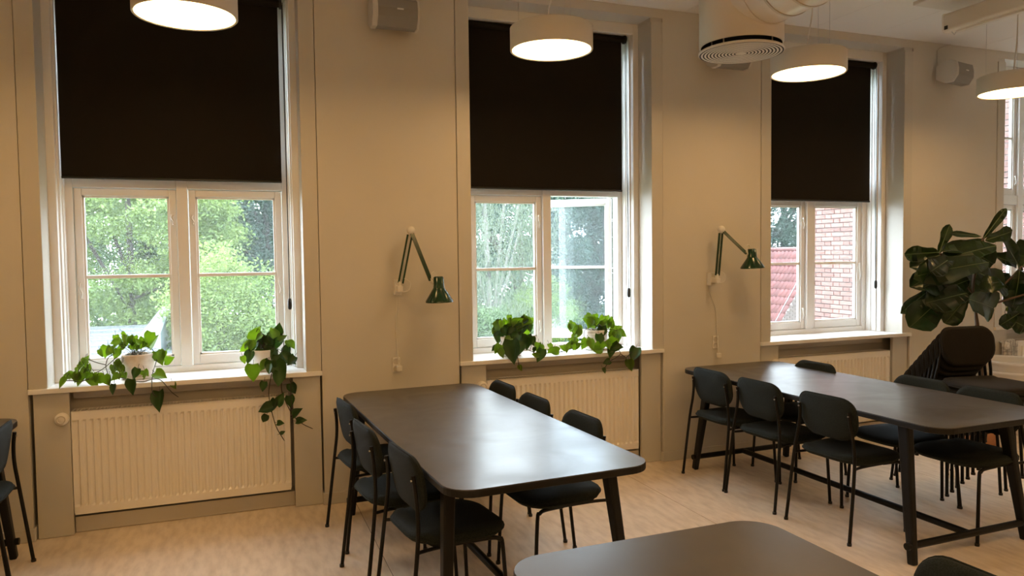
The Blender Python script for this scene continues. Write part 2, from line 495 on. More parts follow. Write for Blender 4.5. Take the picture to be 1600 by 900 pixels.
# ------------------------------------------------------------------ radiators
def radiator(c, label):
    r = tag(empty('radiator', (c, .03, .118)), label, 'radiator', 'white panel radiators under the windows')
    x0, x1, H = -.607, .607, .604
    n = 31; pitch = (x1 - x0 - .05) / n
    # fluted front: profile across x, with flutes ending below the top and above the bottom edge
    prof = [(x0, 0), (x0 + .025, 0)]
    for k in range(n):
        a = x0 + .025 + k * pitch
        prof += [(a + pitch * .08, .004), (a + pitch * .3, -.010), (a + pitch * .62, -.010), (a + pitch * .86, .004)]
    prof += [(x1 - .025, 0), (x1, 0)]
    zs = [0, .045, .058, H - .058, H - .045, H]
    vs = []; fs = []
    m = len(prof)
    for zi, z in enumerate(zs):
        for (x, y) in prof: vs.append((x, 0.009 if False else (y if 2 <= zi <= 3 else (-.009 if True else 0)) , z))
    for zi in range(len(zs) - 1):
        for k in range(m - 1):
            fs.append((zi * m + k, zi * m + k + 1, (zi + 1) * m + k + 1, (zi + 1) * m + k))
    MB().add(vs, fs).build('front_panel', 'radiator_enamel', r)
    for xa in (x0 - .004, x1): MB().box(xa, xa + .004, -.006, .1, .01, H + .004).build('side_cover', 'radiator_enamel', r, bevel=.0015)
    MB().box(x0, x1, .085, .1, .01, H).build('rear_panel', 'radiator_enamel', r)
    MB().box(x0, x1, .02, .085, .05, H - .02).build('convector_core', 'radiator_slot', r)
    g = MB().box(x0, x1, -.009, .006, H - .002, H + .004).box(x0, x1, .092, .1, H - .002, H + .004)
    for k in range(61):
        a = x0 + (x1 - x0) * k / 60
        g.box(a - .004, a + .004, .006, .092, H - .002, H + .002)
    g.build('top_grille', 'radiator_enamel', r)
    v = MB().cyl((x0 - .035, .02, H - .055), (x0 + .0, .02, H - .055), .012, n=12)
    v.lathe([(0, .0), (.026, .0), (.034, .006), (.036, .02), (.036, .045), (.030, .056), (.0, .056)], (x0 - .045, .0, H - .03), 24, rot=Matrix.Rotation(PI / 2, 3, 'X'))
    vo = v.build('thermostat_valve', 'white_plastic', r)
    MB().lathe([(.018, 0), (.021, .003), (.024, .0)], (x0 - .045, -.056, H - .03), 20, rot=Matrix.Rotation(PI / 2, 3, 'X')).build('dial_ring', 'niche_paint', vo)
    for xx in (x0 + .2, x1 - .2):
        MB().box(xx - .012, xx + .012, .1, .141, .08, H - .06).build('wall_bracket', 'radiator_enamel', r)
    return r
radiator(WC[0], 'white fluted radiator under the left window, in full view')
radiator(WC[1], 'white fluted radiator under the middle window, behind the near table')
radiator(WC[2], 'white fluted radiator under the brick-view window, behind the far table')
radiator(WC[3], 'white fluted radiator with a checked towel beside the fig')

# ------------------------------------------------------------------ tables
def tube_leg(m, p0, p1, r0, r1, n=14): m.cyl(p0, p1, r0, r1, n)
def make_table(label, loc, rz):
    t = tag(empty('dining_table', loc, rz), label, 'table', 'long dark dining tables')
    W, Ln, H = .90, 2.20, .735
    MB().prism(rrect(W, Ln, .115, n=8), H - .032, H - .003).build('tabletop_core', 'table_edge', t, bevel=.004)
    MB().prism(rrect(W - .004, Ln - .004, .113, n=8), H - .003, H).build('tabletop', 'table_laminate', t)
    for sy in (-1, 1):
        for sx_ in (-1, 1):
            MB().beam((sx_ * .425, sy * .93, 0), (sx_ * .37, sy * .83, H - .032), .036, .044, .05, .066, up=(1, 0, 0)).build('leg', 'black_steel', t, bevel=.010, seg=3)
        MB().cyl((-.455, sy * .918, .095), (.455, sy * .918, .095), .019, n=14).build('crossbar', 'black_steel', t)
    MB().cyl((0, -.92, .095), (0, .92, .095), .019, n=14).build('stretcher', 'black_steel', t)
    for sy in (-1, 1):
        MB().box(-.38, .38, sy * .83 - .03, sy * .83 + .03, H - .05, H - .032).build('top_rail', 'black_steel', t)
    return t
make_table('long dark dining table nearest the pier between left and middle windows, six chairs around it', (1.128, -1.172, 0), math.radians(2.6))
make_table('long dark dining table at the right in front of the stacked chairs', (3.622, -1.190, 0), math.radians(.8))
make_table('dark dining table cut off by the bottom edge, nearest the camera', (1.158, -4.02, 0), math.radians(.5))
make_table('dark dining table whose corner shows at the far left edge', (-1.565, -1.17, 0), math.radians(0))

# ------------------------------------------------------------------ chairs
BACK_OUT = rrect(.405, .245, .085, .085, .115, .115, n=7)
SEAT_OUT = rrect(.44, .46, .13, .15, .15, .13, n=7)
def make_chair(fabric):
    c = empty('dining_chair')
    st = MB()
    def sf(a, b, t, sc):
        wd = 1.0 + .05 * (a / .22)
        dip = -.010 * (1 - min(1, (abs(b) / .2) ** 2)) * max(0, t)
        return (a + .032, b * wd, .432 + t * .032 + dip + (.012 if a < -.15 else 0) * sc * (a < 0))
    st.pad(SEAT_OUT, [(.80, -.85), (.93, -.6), (1.0, 0), (.975, .55), (.88, .9), (.6, 1.05), (.3, 1.1)], sf)
    seat = st.build('seat', fabric, c)
    ol = [sf(a * 1.0, b * 1.0, 0.0, 1) for a, b in SEAT_OUT]
    MB().tube(ol, .004, 6, closed=True).build('seat_piping', fabric, seat)
    def bf(a, b, t, sc):
        # a across (y), b up; curved shell, leaning back
        return (-.160 - .16 * b - t * .016 + .42 * a * a, a * (1 + .12 * b), .664 + b)
    bk = MB()
    bk.pad(BACK_OUT, [(.5, -1.0), (.88, -1.0), (.985, -.55), (1.0, 0), (.985, .55), (.88, 1.0), (.5, 1.0)], bf)
    back = bk.build('backrest', fabric, c)
    MB().tube([bf(a * 1.003, b * 1.003, .35, 1) for a, b in BACK_OUT], .0035, 6, closed=True).build('back_piping', fabric, back)
    for s in (-1, 1):
        pts = bez([(-.232, s * .228, .012), (-.184, s * .216, .41), (-.172, s * .196, .55), (-.175, s * .179, .65), (-.183, s * .176, .715)], 4)
        lg = MB().tube(pts, .0095, 8).build('leg', 'black_steel', c)
        MB().cyl((-.233, s * .2282, 0), (-.233, s * .2282, .014), .0125, n=10).build('foot_cap', 'black_plastic', lg)
        MB().cyl((-.180, s * .176, .695), (-.1935, s * .176, .695), .0045, n=8).build('screw', 'steel', lg)
        pts = bez([(.222, s * .222, .012), (.202, s * .212, .36), (.188, s * .210, .396), (.155, s * .206, .408), (.06, s * .200, .410)], 4)
        lg = MB().tube(pts, .0095, 8).build('leg', 'black_steel', c)
        MB().cyl((.2235, s * .2222, 0), (.2235, s * .2222, .014), .0125, n=10).build('foot_cap', 'black_plastic', lg)
        MB().tube(bez([(.07, s * .2005, .410), (-.08, s * .200, .410), (-.15, s * .208, .410), (-.183, s * .217, .410)], 4), .008, 8).build('side_rail', 'black_steel', c)
    MB().cyl((.10, -.195, .408), (.10, .195, .408), .008, n=8).build('cross_rail', 'black_steel', c)
    return c
proto = make_chair('chair_fabric')
used = [False]
def chair(x, y, deg, label, group):
    o = proto if not used[0] else copy_tree(proto)
    used[0] = True
    o.location = (x, y, 0); o.rotation_euler = (0, 0, math.radians(deg))
    tag(o, label, 'chair', group)
    return o
def behind(x, y, deg):     # from the midpoint between the rear feet to the chair's origin
    a = math.radians(deg); return x + .232 * math.cos(a), y + .232 * math.sin(a)
G1, G2, G3, G4 = 'chairs around the near table', 'chairs around the right table', 'chairs at the left edge table', 'stacked chairs by the fig'
for (x, y, dg, lb, g) in [
    (.520, -.640, 6.5, 'dark grey upholstered chair on the near table\'s left side, closest to the wall', G1),
    (.522, -1.255, 6.5, 'dark grey upholstered chair in the middle of the near table\'s left side', G1),
    (.597, -1.790, 6.5, 'dark grey upholstered chair on the near table\'s left side, closest to the camera', G1),
    (1.675, -.450, 183, 'dark chair on the near table\'s radiator side, only its back top showing beside the thermostat', G1),
    (1.690, -.945, 183, 'dark chair in the middle of the near table\'s radiator side', G1),
    (1.725, -1.500, 183, 'dark chair on the near table\'s right side with its seat showing under the table end', G1),
    (3.052, -.550, 2, 'dark grey upholstered chair on the right table\'s left side, closest to the wall', G2),
    (3.064, -1.034, 2, 'dark grey upholstered chair in the middle of the right table\'s left side', G2),
    (3.092, -1.586, 4, 'dark grey upholstered chair on the right table\'s left side, closest to the camera', G2),
    (4.080, -.585, 181, 'dark chair on the right table\'s far side in front of the radiator', G2),
    (4.185, -1.395, 181, 'dark chair between right table and chair stack, the farther of two', G2),
    (4.190, -1.845, 181, 'dark chair between right table and chair stack, the nearer of two', G2),
    (-1.028, -.555, 181, 'dark chair at the far left edge, closest to the wall', G3),
    (-1.015, -1.010, 181, 'dark chair at the far left edge, nearer the camera and cut off by the frame', G3),
    (1.820, -3.600, 182, 'dark chair back rising at the bottom right corner beside the nearest table', None)]:
    cx_, cy_ = behind(x, y, dg)
    chair(cx_, cy_, dg, lb, g)
sp = make_chair('stack_fabric')
ords = ['bottom chair standing on the floor', 'second chair from the floor', 'third chair from the floor', 'fourth chair from the floor', 'middle chair', 'fourth chair from the top', 'third chair from the top', 'second chair from the top', 'topmost chair with its whole seat showing']
SA = math.radians(-99)
sx0, sy0 = behind(4.513, -1.055, -99)
for k in range(9):
    o = sp if k == 0 else copy_tree(sp)
    o.location = (sx0 + .040 * k * math.cos(SA), sy0 + .040 * k * math.sin(SA), .0395 * k)
    o.rotation_euler = (0, 0, SA)
    tag(o, 'dark %s in the leaning chair stack by the fig' % ords[k], 'chair', G4)

# ------------------------------------------------------------------ pendant lamps
def pendant(x, y, label, group='round white pendant lamps'):
    p = tag(empty('pendant_lamp', (x, y, 2.772)), label, 'lamp', group)
    R = .2375
    MB().lathe([(R - .012, .004), (R - .004, 0), (R, .004), (R, .128), (R - .006, .134), (0, .136)], n=56).build('housing', 'pendant_shell', p)
    MB().lathe([(0, .006), (R - .03, .006), (R - .011, .008)], n=56).build('diffuser', 'pendant_diffuser', p)
    top = ZC - 2.772
    for k in range(3):
        a = k * 2 * PI / 3 + .5
        MB().cyl((.19 * math.cos(a), .19 * math.sin(a), .134), (.19 * math.cos(a), .19 * math.sin(a), top), .0012, n=6).build('suspension_wire', 'steel', p)
    MB().tube(bez([(-.03, -.02, .134), (-.02, -.02, .24), (.03, .0, .40), (.035, 0, top - .02)], 6), .0045, 8).build('power_cable', 'white_plastic', p)
    MB().lathe([(0, top - .028), (.05, top - .028), (.055, top - .02), (.055, top)], n=28).build('ceiling_rose', 'white_plastic', p)
pendant(-.173, -.94, 'round white pendant lamp in front of the left window blind')
pendant(1.751, -.94, 'round white pendant lamp in front of the middle window blind')
pendant(3.589, -.96, 'round white pendant lamp just right of the ventilation duct')
pendant(5.525, -.965, 'round white pendant lamp cut off by the right edge, under the screen case')
for x, y, lb in ((-2.1, -.94, 'round pendant lamp over the left table, beyond the frame'), (-.173, -4.1, 'round pendant lamp above the camera'),
                 (1.751, -4.1, 'round pendant lamp over the nearest table'), (3.589, -4.1, 'round pendant lamp behind the right table'), (5.525, -4.1, 'round pendant lamp at the right, behind the camera')):
    pendant(x, y, lb, 'pendant lamps out of view')
# linear lamps behind the camera: their row of bright bars is mirrored in the left window
for k, x in enumerate((-2.2, .6, 3.4)):
    t = tag(empty('linear_lamp', (x, -5.6, 2.95)), 'long linear lamp behind the camera, ' + ('left end', 'middle', 'right end')[k] + ' of the row', 'lamp', 'linear lamps behind the camera')
    MB().box(-1.0, 1.0, -.04, .04, 0, .05).build('housing', 'pendant_shell', t, bevel=.004)
    for j in range(4):
        MB().box(-.96 + j * .49, -.52 + j * .49, -.034, .034, -.006, 0).build('diffuser', 'linear_diffuser', t)
    MB().box(-.97, .97, -.037, .037, .0502, .056).build('added_uplight', 'linear_diffuser', t)  # unseen glowing strip, added on top to brighten the ceiling
    for a in (-.8, .8):
        MB().cyl((a, 0, .05), (a, 0, ZC - 2.95), .0015, n=6).build('suspension_wire', 'steel', t)

# ------------------------------------------------------------------ ventilation duct
dv = tag(empty('ventilation_duct', (2.913, -1.139, 2.835)), 'large white ventilation drum with perforated disc and side pipe under the ceiling', 'duct')
MB().lathe([(.235, .012), (.246, .012), (.246, ZC - 2.835)], n=56).build('drum', 'duct_paint', dv)
MB().lathe([(0, .08), (.235, .08), (.235, .012)], n=40).build('drum_inside', 'duct_dark', dv)
disc = MB().lathe([(0, -.030), (.244, -.030), (.250, -.026), (.250, -.018), (.244, -.014), (0, -.014)], n=56)
dd = disc.build('diffuser_disc', 'duct_paint', dv)
rg = MB()
for k in range(11):
    r0 = .022 + k * .0202
    rg.lathe([(r0, -.0305), (r0 + .002, -.0325), (r0 + .010, -.0325), (r0 + .012, -.0305)], n=48)
rg.build('disc_ring', 'duct_paint', dd)
gr = MB()
for k in range(11):
    r0 = .034 + k * .0202
    gr.lathe([(r0, -.0308), (r0 + .0082, -.0308)], n=48)
gr.build('disc_slots', 'duct_dark', dd)
for k in range(4):
    a = k * PI / 2 + .4
    MB().cyl((.2 * math.cos(a), .2 * math.sin(a), -.014), (.2 * math.cos(a), .2 * math.sin(a), .08), .004, n=8).build('spacer', 'duct_paint', dv)
# side pipe, running towards the room
PZ, PR = .275, .2
pp = MB().tube([(0, -.10, PZ), (0, -.26, PZ)], PR + .004, 40).build('pipe_collar', 'duct_paint', dv)
ysegs = [-.26, -.40, -.56, -.80, -1.6, -2.6, -3.6]
for a, b in zip(ysegs[:-1], ysegs[1:]):
    sg = MB().tube([(0, a, PZ), (0, b, PZ)], PR, 40).build('pipe_segment', 'duct_paint', dv)
    MB().tube([(0, b + .008, PZ), (0, b - .008, PZ)], PR + .005, 40).build('pipe_seam', 'niche_paint', sg)

# ------------------------------------------------------------------ wall loudspeakers
def speaker(x, z, yaw, label):
    s = tag(empty('wall_speaker', (x, 0, z), yaw), label, 'speaker', 'small loudspeakers high on the piers')
    W, H, D = .30, .19, .17
    yo = -.03
    ol = [(-W / 2 + .03, yo), (-W / 2, yo - .05), (-W / 2, yo - D + .03), (-W / 2 + .012, yo - D)]
    # side profile extruded along x: curved front
    pr = [(yo, H * .30), (yo - .06, H * .5), (yo - D + .04, H * .5), (yo - D, H * .40), (yo - D - .012, H * .1), (yo - D - .010, -H * .2), (yo - D + .03, -H * .5), (yo - .07, -H * .5), (yo, -H * .3)]
    pr = [(y, z_) for y, z_ in pr]
    def ext(x0, x1, sc=1.0):
        n = len(pr); cy, cz_ = yo - D / 2, 0
        vs = [(x0, cy + (y - cy) * sc, z_ * sc) for y, z_ in pr] + [(x1, cy + (y - cy) * sc, z_ * sc) for y, z_ in pr]
        fs = [tuple(range(n)), tuple(reversed(range(n, 2 * n)))]
        for i in range(n):
            j = (i + 1) % n; fs.append((i, n + i, n + j, j))
        return vs, fs
    MB().add(*ext(-W / 2, -W / 2 + .035)).build('end_cheek', 'speaker_shell', s, bevel=.006)
    MB().add(*ext(W / 2 - .014, W / 2)).build('end_cheek', 'speaker_shell', s, bevel=.005)
    MB().add(*ext(-W / 2 + .035, W / 2 - .014, .965)).build('grille', 'speaker_cloth', s)
    MB().box(.005, .045, yo - D - .0125, yo - D - .007, .008, .017).build('maker_badge', 'badge', s)
    MB().box(-.03, .03, yo - .01, .03 * 0 - .001, -.03, .03).build('wall_mount', 'speaker_shell', s)
speaker(1.015, 3.15, 0, 'small grey wall loudspeaker at the top edge between the left and middle windows')
speaker(3.60, 3.10, 0, 'small grey wall loudspeaker half hidden behind the ventilation disc')
speaker(5.96, 3.15, math.radians(12), 'small grey wall loudspeaker left of the rightmost pendant lamp')
MB_c = MB().tube([(5.90, -.01, 3.25), (5.90, -.006, 3.37), (5.94, -.006, 3.40), (6.06, -.006, 3.437)], .004, 6).build('speaker_cable', 'niche_paint')
tag(MB_c, 'thin cable running up the wall from the right-hand loudspeaker', 'cable')

# ------------------------------------------------------------------ projection screen case
sc_ = tag(empty('screen_case', (4.93, -.91, 3.18)), 'long white projection screen case under the ceiling at top right', 'screen case')
SL = 3.0
MB().prism([(x_, y_) for x_, y_ in rrect(.13, .13, .02, n=4)], 0, SL).build('case_body', 'duct_paint', sc_)
body = sc_.children[0]
body.rotation_euler = (PI / 2, 0, 0); body.location = (0, 0, .065)
cap = MB().prism(rrect(.138, .138, .022, n=5), 0, .012).build('end_cap', 'white_plastic', sc_, bevel=.002)
cap.rotation_euler = (PI / 2, 0, 0); cap.location = (0, .012, .065)
MB().box(-.0705, -.066, -.035, -.010, .012, .038).build('socket', 'black_plastic', sc_)
MB().box(-.02, .02, -SL + .05, -.06, -.014, .0).build('bottom_bar', 'white_plastic', sc_, bevel=.003)
MB().tube([(-.02, -.03, -.002), (0, -.035, -.022), (.02, -.03, -.002)], .003, 6).build('pull_ring', 'steel', sc_)
for yy in (-.35, -1.6, -2.7):
    MB().box(-.02, .02, yy - .025, yy + .025, .13, ZC - 3.18).build('ceiling_bracket', 'white_plastic', sc_)
cp = tag(empty('ceiling_panel', (5.0, -1.15, ZC - .05)), 'flat grey-white panel hanging just under the ceiling above the screen case', 'panel')
MB().box(-.30, .30, -.42, .36, 0, .03).build('panel', 'duct_paint', cp, bevel=.006)
for a in (-.2, .2):
    MB().cyl((a, 0, .03), (a, 0, .05), .015, n=10).build('spacer', 'white_plastic', cp)

# ------------------------------------------------------------------ articulated wall lamps and sockets
def wall_lamp(base, apex, elbow, shade_top, shade_bot, label, sock, plug_dz):
    base, apex, elbow, st, sb = [Vector(p) for p in (base, apex, elbow, shade_top, shade_bot)]
    L = tag(empty('wall_lamp', base), label, 'lamp', 'green articulated wall lamps')
    B = lambda p: Vector(p) - base
    m = MB().box(-.022, .022, .045, base.y * -1 - .0005, -.05, .05)
    m.box(-.018, .018, -.02, .05, -.028, .012).cyl((0, 0, -.03), (0, 0, .04), .012, n=12)
    m.build('wall_bracket', 'lamp_white', L, bevel=.003)
    d = (apex - base); dn = d.normalized(); side = Vector((dn.z, 0, -dn.x))
    for s in (-1, 1):
        a0 = base + dn * .03 + side * (.014 * s); a1 = apex - dn * .03 + side * (.014 * s)
        MB().beam(B(a0), B(a1), .011, .011, up=(0, 1, 0)).build('lower_arm', 'lamp_green', L)
    mid = (base + apex) / 2
    for f_, g_ in ((.06, .45), (.5, .93)):
        MB().cyl(B(base + d * f_) + Vector((0, -.0, 0)), B(base + d * g_), .0035, n=8).build('spring', 'steel', L)
    MB().lathe([(0, -.018), (.022, -.018), (.026, -.010), (.026, .010), (.022, .018), (0, .018)], B(apex), 20, rot=Matrix.Rotation(PI / 2, 3, 'X')).build('top_joint', 'lamp_white', L)
    e = elbow - apex; en = e.normalized(); side2 = Vector((en.z, 0, -en.x))
    for s in (-1, 1):
        a0 = apex + en * .02 + side2 * (.008 * s) + Vector((0, -.008 * s, 0)); a1 = elbow - en * .012 + side2 * (.008 * s) + Vector((0, -.008 * s, 0))
        MB().beam(B(a0), B(a1), .011, .013, up=(0, 1, 0)).build('upper_arm', 'lamp_green', L)
    MB().tube([B(elbow + Vector((-.012, 0, .02))), B(elbow), B(elbow + Vector((.02, 0, -.01))), B(st + (sb - st) * .35 + Vector((-.03, 0, 0)))], .009, 8).build('head_joint', 'lamp_white', L)
    MB().tube(bez([B(elbow + Vector((.0, -.01, .0))), B(st + Vector((-.045, 0, .02))), B(st + Vector((-.025, 0, .03))), B(st + Vector((-.01, 0, .0)))], 5), .003, 6).build('head_cable', 'lamp_white', L)
    ax = (sb - st); H = ax.length
    rot = Vector((0, 0, -1)).rotation_difference(ax.normalized()).to_matrix()
    prof = [(0, 0), (.026, 0), (.033, -.006), (.036, -H * .42), (.040, -H * .47), (.090, -H * .93), (.091, -H), (.088, -H), (.085, -H * .93), (.036, -H * .48), (.03, -H * .1), (0, -H * .1)]
    sh = MB().lathe(prof[:7], B(st), 32, rot=rot).build('lamp_shade', 'lamp_green', L)
    MB().lathe(prof[6:], B(st), 32, rot=rot).build('shade_lining', 'lamp_inside', sh)
    MB().lathe([(0, -H * .45), (.02, -H * .5), (.03, -H * .65), (.025, -H * .78), (0, -H * .84)], B(st), 16, rot=rot).build('bulb', 'lamp_inside', sh)
    # flex down to the plug
    S = Vector(sock)
    MB().tube(bez([B(base + Vector((.0, 0, -.03))), B(base + Vector((.055, -.01, -.02))), B(base + Vector((.07, -.01, .03))), B(base + Vector((.03, -.01, .06)))], 5), .003, 6).build('loop_cable', 'lamp_white', L)
    MB().tube(bez([B((base.x, -.012, base.z - .02)), B((base.x, -.006, base.z - .1)), B((S.x + .004, -.006, S.z + .25)), B((S.x + .012, -.012, S.z + .03)), B((S.x + .012, -.03, S.z + plug_dz + .02))], 6), .0035, 6).build('flex', 'lamp_white', L)
    MB().box(S.x - .012 - base.x + .012, S.x + .032 - base.x, -.046 - base.y, -.0095 - base.y if plug_dz > -.05 else -.02 - base.y, S.z + plug_dz - .02 - base.z, S.z + plug_dz + .016 - base.z).build('plug', 'white_plastic', L, bevel=.004)
    return L
def socket(x, z, label):
    s = tag(empty('wall_socket', (x, 0, z)), label, 'socket', 'white wall sockets under the lamps')
    MB().box(-.026, .026, -.009, -.0003, -.050, .050).build('cover_plate', 'white_plastic', s, bevel=.003)
    for dz in (-.024, .024):
        MB().lathe([(.0, .0092), (.017, .0092), (.019, .0105), (.021, .0092)], (0, 0, dz), 20, rot=Matrix.Rotation(PI / 2, 3, 'X')).build('outlet_ring', 'niche_paint', s)
wall_lamp((1.025, -.10, 1.402), (1.100, -.12, 1.775), (1.222, -.16, 1.435), (1.268, -.17, 1.472), (1.272, -.17, 1.302), 'green articulated wall lamp left of the middle window, shade hanging low', (1.012, 0, .883), -.02)
wall_lamp((3.50, -.10, 1.40), (3.525, -.12, 1.785), (3.728, -.17, 1.590), (3.762, -.18, 1.632), (3.770, -.18, 1.482), 'green articulated wall lamp left of the brick-view window, shade raised higher', (3.553, 0, .905), -.105)
socket(1.012, .883, 'white double wall socket below the first green wall lamp')
socket(3.556, .900, 'white double wall socket below the second green wall lamp, above the right table')

# ------------------------------------------------------------------ leaves and plants
def frame_from(axis, normal):
    x = axis.normalized(); n = (normal - x * normal.dot(x)).normalized(); y = n.cross(x)
    return x, y, n
def leaf_mesh(base, tip, width, normal, fold=.12, curl=.12, kind='heart', wav=0.0, rnd=None):
    """a folded, curled leaf with thickness between base and tip."""
    ax = tip - base; Ln = ax.length
    x, y, n = frame_from(ax, normal)
    if kind == 'heart': pr = [(0.0, .06), (.0, .34), (.12, .47), (.3, .5), (.5, .42), (.7, .27), (.88, .10), (1.0, .0)]; notch = -.10
    else: pr = [(0, .05), (.1, .22), (.22, .32), (.36, .33), (.5, .40), (.66, .50), (.82, .48), (.93, .32), (1.0, .06)]; notch = 0
    vs = []; fs = []
    ph = (rnd or random).random() * 6
    for k, (t, wd) in enumerate(pr):
        if kind == 'heart' and k == 1: tt = notch * .8
        else: tt = t
        cz_ = -curl * Ln * (t ** 2)
        for s in (-1, 0, 1):
            w_ = wd * width * s
            up = abs(w_) * fold * 2 + (math.sin(t * 11 + ph + s) * wav * width * abs(s))
            tt2 = tt if s else t
            vs.append(base + x * (tt2 * Ln) + y * w_ + n * (up + cz_))
    for k in range(len(pr) - 1):
        a = k * 3
        fs += [(a, a + 1, a + 4, a + 3), (a + 1, a + 2, a + 5, a + 4)]
    m = len(vs); th = .0006 if kind == 'heart' else .0012
    vs2 = vs + [p - n * th for p in vs]
    fs2 = fs + [tuple(i + m for i in reversed(f)) for f in fs]
    rim = [i * 3 for i in range(len(pr))] + [i * 3 + 2 for i in reversed(range(len(pr)))]
    for i in range(len(rim)):
        a, b = rim[i], rim[(i + 1) % len(rim)]
        fs2.append((b, a, a + m, b + m))
    return vs2, fs2

def sill_py(px):
    # pixel height of the sill front edge
    return 610.2 - .0703 * (px - 43) + .0000055 * (px - 43) ** 2 * 0
def potted_vine(name, label, pot_c, pot_r, pot_h, pot_mat, saucer, origin, scale, leaves, vines, seed, darkbias=.0):
    rnd = random.Random(seed)
    root = tag(empty(name, pot_c), label, 'plant', 'trailing pothos plants on the window sills')
    C = Vector(pot_c)
    z0 = 0
    if saucer:
        MB().lathe([(0, 0), (pot_r * .95, 0), (pot_r * 1.12, .018), (pot_r * 1.08, .018), (pot_r * .9, .006), (0, .006)], n=32).build('saucer', 'pot_white', root)
        z0 = .0065
    pr = [(0, z0), (pot_r * .72, z0), (pot_r * .86, z0 + pot_h * .10), (pot_r * .97, z0 + pot_h * .35), (pot_r, z0 + pot_h * .95), (pot_r * .985, z0 + pot_h), (pot_r * .93, z0 + pot_h), (pot_r * .92, z0 + pot_h * .85)]
    MB().lathe(pr, n=36).build('pot', pot_mat, root)
    MB().lathe([(pot_r * .925, z0 + pot_h * .86), (pot_r * .5, z0 + pot_h * .89), (0, z0 + pot_h * .9)], n=24).build('soil', 'soil', root)
    top = C + Vector((0, 0, z0 + pot_h))
    def P(cx_, cy_, dy=None):
        px, py = origin[0] + cx_ / scale, origin[1] + cy_ / scale
        sp_ = sill_py(px)
        if py > sp_ - 7: y = -.05
        else:
            f = max(0.0, min(1.0, (sp_ - 7 - py) / 26.0))
            y = -.035 + f * (C.y + .02 + .0)
        if dy is not None: y += dy
        return at_y(px, py, y)
    for pts in vines:
        q = [P(a, b) for a, b in pts]
        MB().tube([p - C for p in bez(q, 5)], [.0026] * (5 * (len(q) - 1)) + [.0015], 6).build('vine', 'vine_stem', root)
    extra = []
    for lf in leaves:
        for q in range(2):
            if rnd.random() < .62:
                extra.append((lf[0] + rnd.uniform(-45, 45) * scale / 5.6, lf[1] + rnd.uniform(-35, 30) * scale / 5.6, max(45, lf[2] * rnd.uniform(.6, .85))) if not (len(lf) > 4) else (lf[0] + rnd.uniform(-30, 30), lf[1] + rnd.uniform(-30, 20), lf[2] * .65, rnd.uniform(230, 310), True))
    extra = [e for e in extra if origin[1] + e[1] / scale < sill_py(origin[0] + e[0] / scale) - 4]
    for k, lf in enumerate(list(leaves) + extra):
        cx_, cy_, sz = lf[:3]
        ang = lf[3] if len(lf) > 3 else rnd.uniform(220, 320)
        dark = lf[4] if len(lf) > 4 else (rnd.random() < darkbias)
        jit = rnd.uniform(-.035, .03)
        c = P(cx_, cy_, jit)
        if c.y > .30: c = P(cx_, cy_, jit - .08)
        dist = (c - CAM).dot(_d)
        L_ = sz / scale * dist / F * 1.15
        a = math.radians(ang)
        dirv = CX * math.cos(a) + CY * math.sin(a) + _d * rnd.uniform(-.45, .25)
        dirv.normalize()
        nrm = -_d + CX * rnd.uniform(-.6, .6) + CY * rnd.uniform(-.2, .8)
        b0 = c - dirv * L_ * .5; t0 = c + dirv * L_ * .5
        vs, fs = leaf_mesh(b0 - C, t0 - C, L_ * rnd.uniform(.72, .88), nrm, rnd.uniform(.05, .25), rnd.uniform(.0, .22), 'heart', rnd=rnd)
        lo = MB().add(vs, fs, True).build('leaf', 'leaf_dark' if dark else 'leaf_green', root)
        # petiole
        anchor = top + Vector((rnd.uniform(-.4, .4) * pot_r, rnd.uniform(-.4, .4) * pot_r, -.01))
        dd_ = (b0 - anchor).length
        if dd_ < .16:
            midp = (b0 + anchor) / 2 + Vector((0, 0, .03))
            MB().tube([p - C for p in bez([anchor, midp, b0], 4)], .0014, 5).build('leaf_stalk', 'vine_stem', lo)
        else:
            MB().tube([b0 - C, b0 - C - (dirv * .022) + Vector((0, 0, .006))], .0013, 5).build('leaf_stalk', 'vine_stem', lo)
    return root

D = True
potted_vine('potted_pothos', 'bright green pothos in a cream pot trailing left along the left window sill', (-.555, .19, SILL), .092, .145, 'pot_cream', True, (80, 490), 5.627,
    [(640, 190, 60, 100), (655, 235, 85, 270), (560, 250, 85, 200), (700, 220, 70, 60), (735, 290, 75, 330), (800, 270, 85, 10), (895, 240, 125, 60), (955, 390, 120, 300), (1040, 400, 90, 20), (965, 540, 115, 340), (1080, 635, 60, 300), (945, 775, 165, 275, D), (715, 650, 125, 270, D), (545, 670, 85, 270, D),
     (480, 340, 100, 260), (510, 310, 85, 120), (570, 360, 80, 250), (580, 450, 85, 220), (545, 500, 85, 260), (620, 500, 75, 290), (640, 550, 65, 300), (490, 590, 95, 290), (400, 570, 105, 190), (350, 590, 95, 170), (310, 405, 80, 60), (260, 455, 55, 250), (330, 470, 65, 80), (290, 530, 95, 250), (250, 580, 105, 250), (190, 530, 85, 150), (140, 540, 95, 170), (95, 610, 95, 240), (740, 530, 90, 250, D), (830, 540, 75, 50), (690, 395, 55, 260), (560, 560, 75, 230), (640, 270, 70, 30), (760, 240, 60, 140), (605, 300, 60, 200)],
    [[(610, 335), (510, 380), (480, 460), (490, 540), (380, 560), (250, 600), (190, 590), (110, 590)], [(610, 350), (450, 490), (330, 540), (290, 560)], [(880, 310), (930, 380), (890, 540), (890, 690), (935, 730)], [(600, 560), (780, 600), (900, 575), (970, 590), (1060, 690), (1120, 735)], [(480, 450), (400, 430), (320, 400)]], 3)
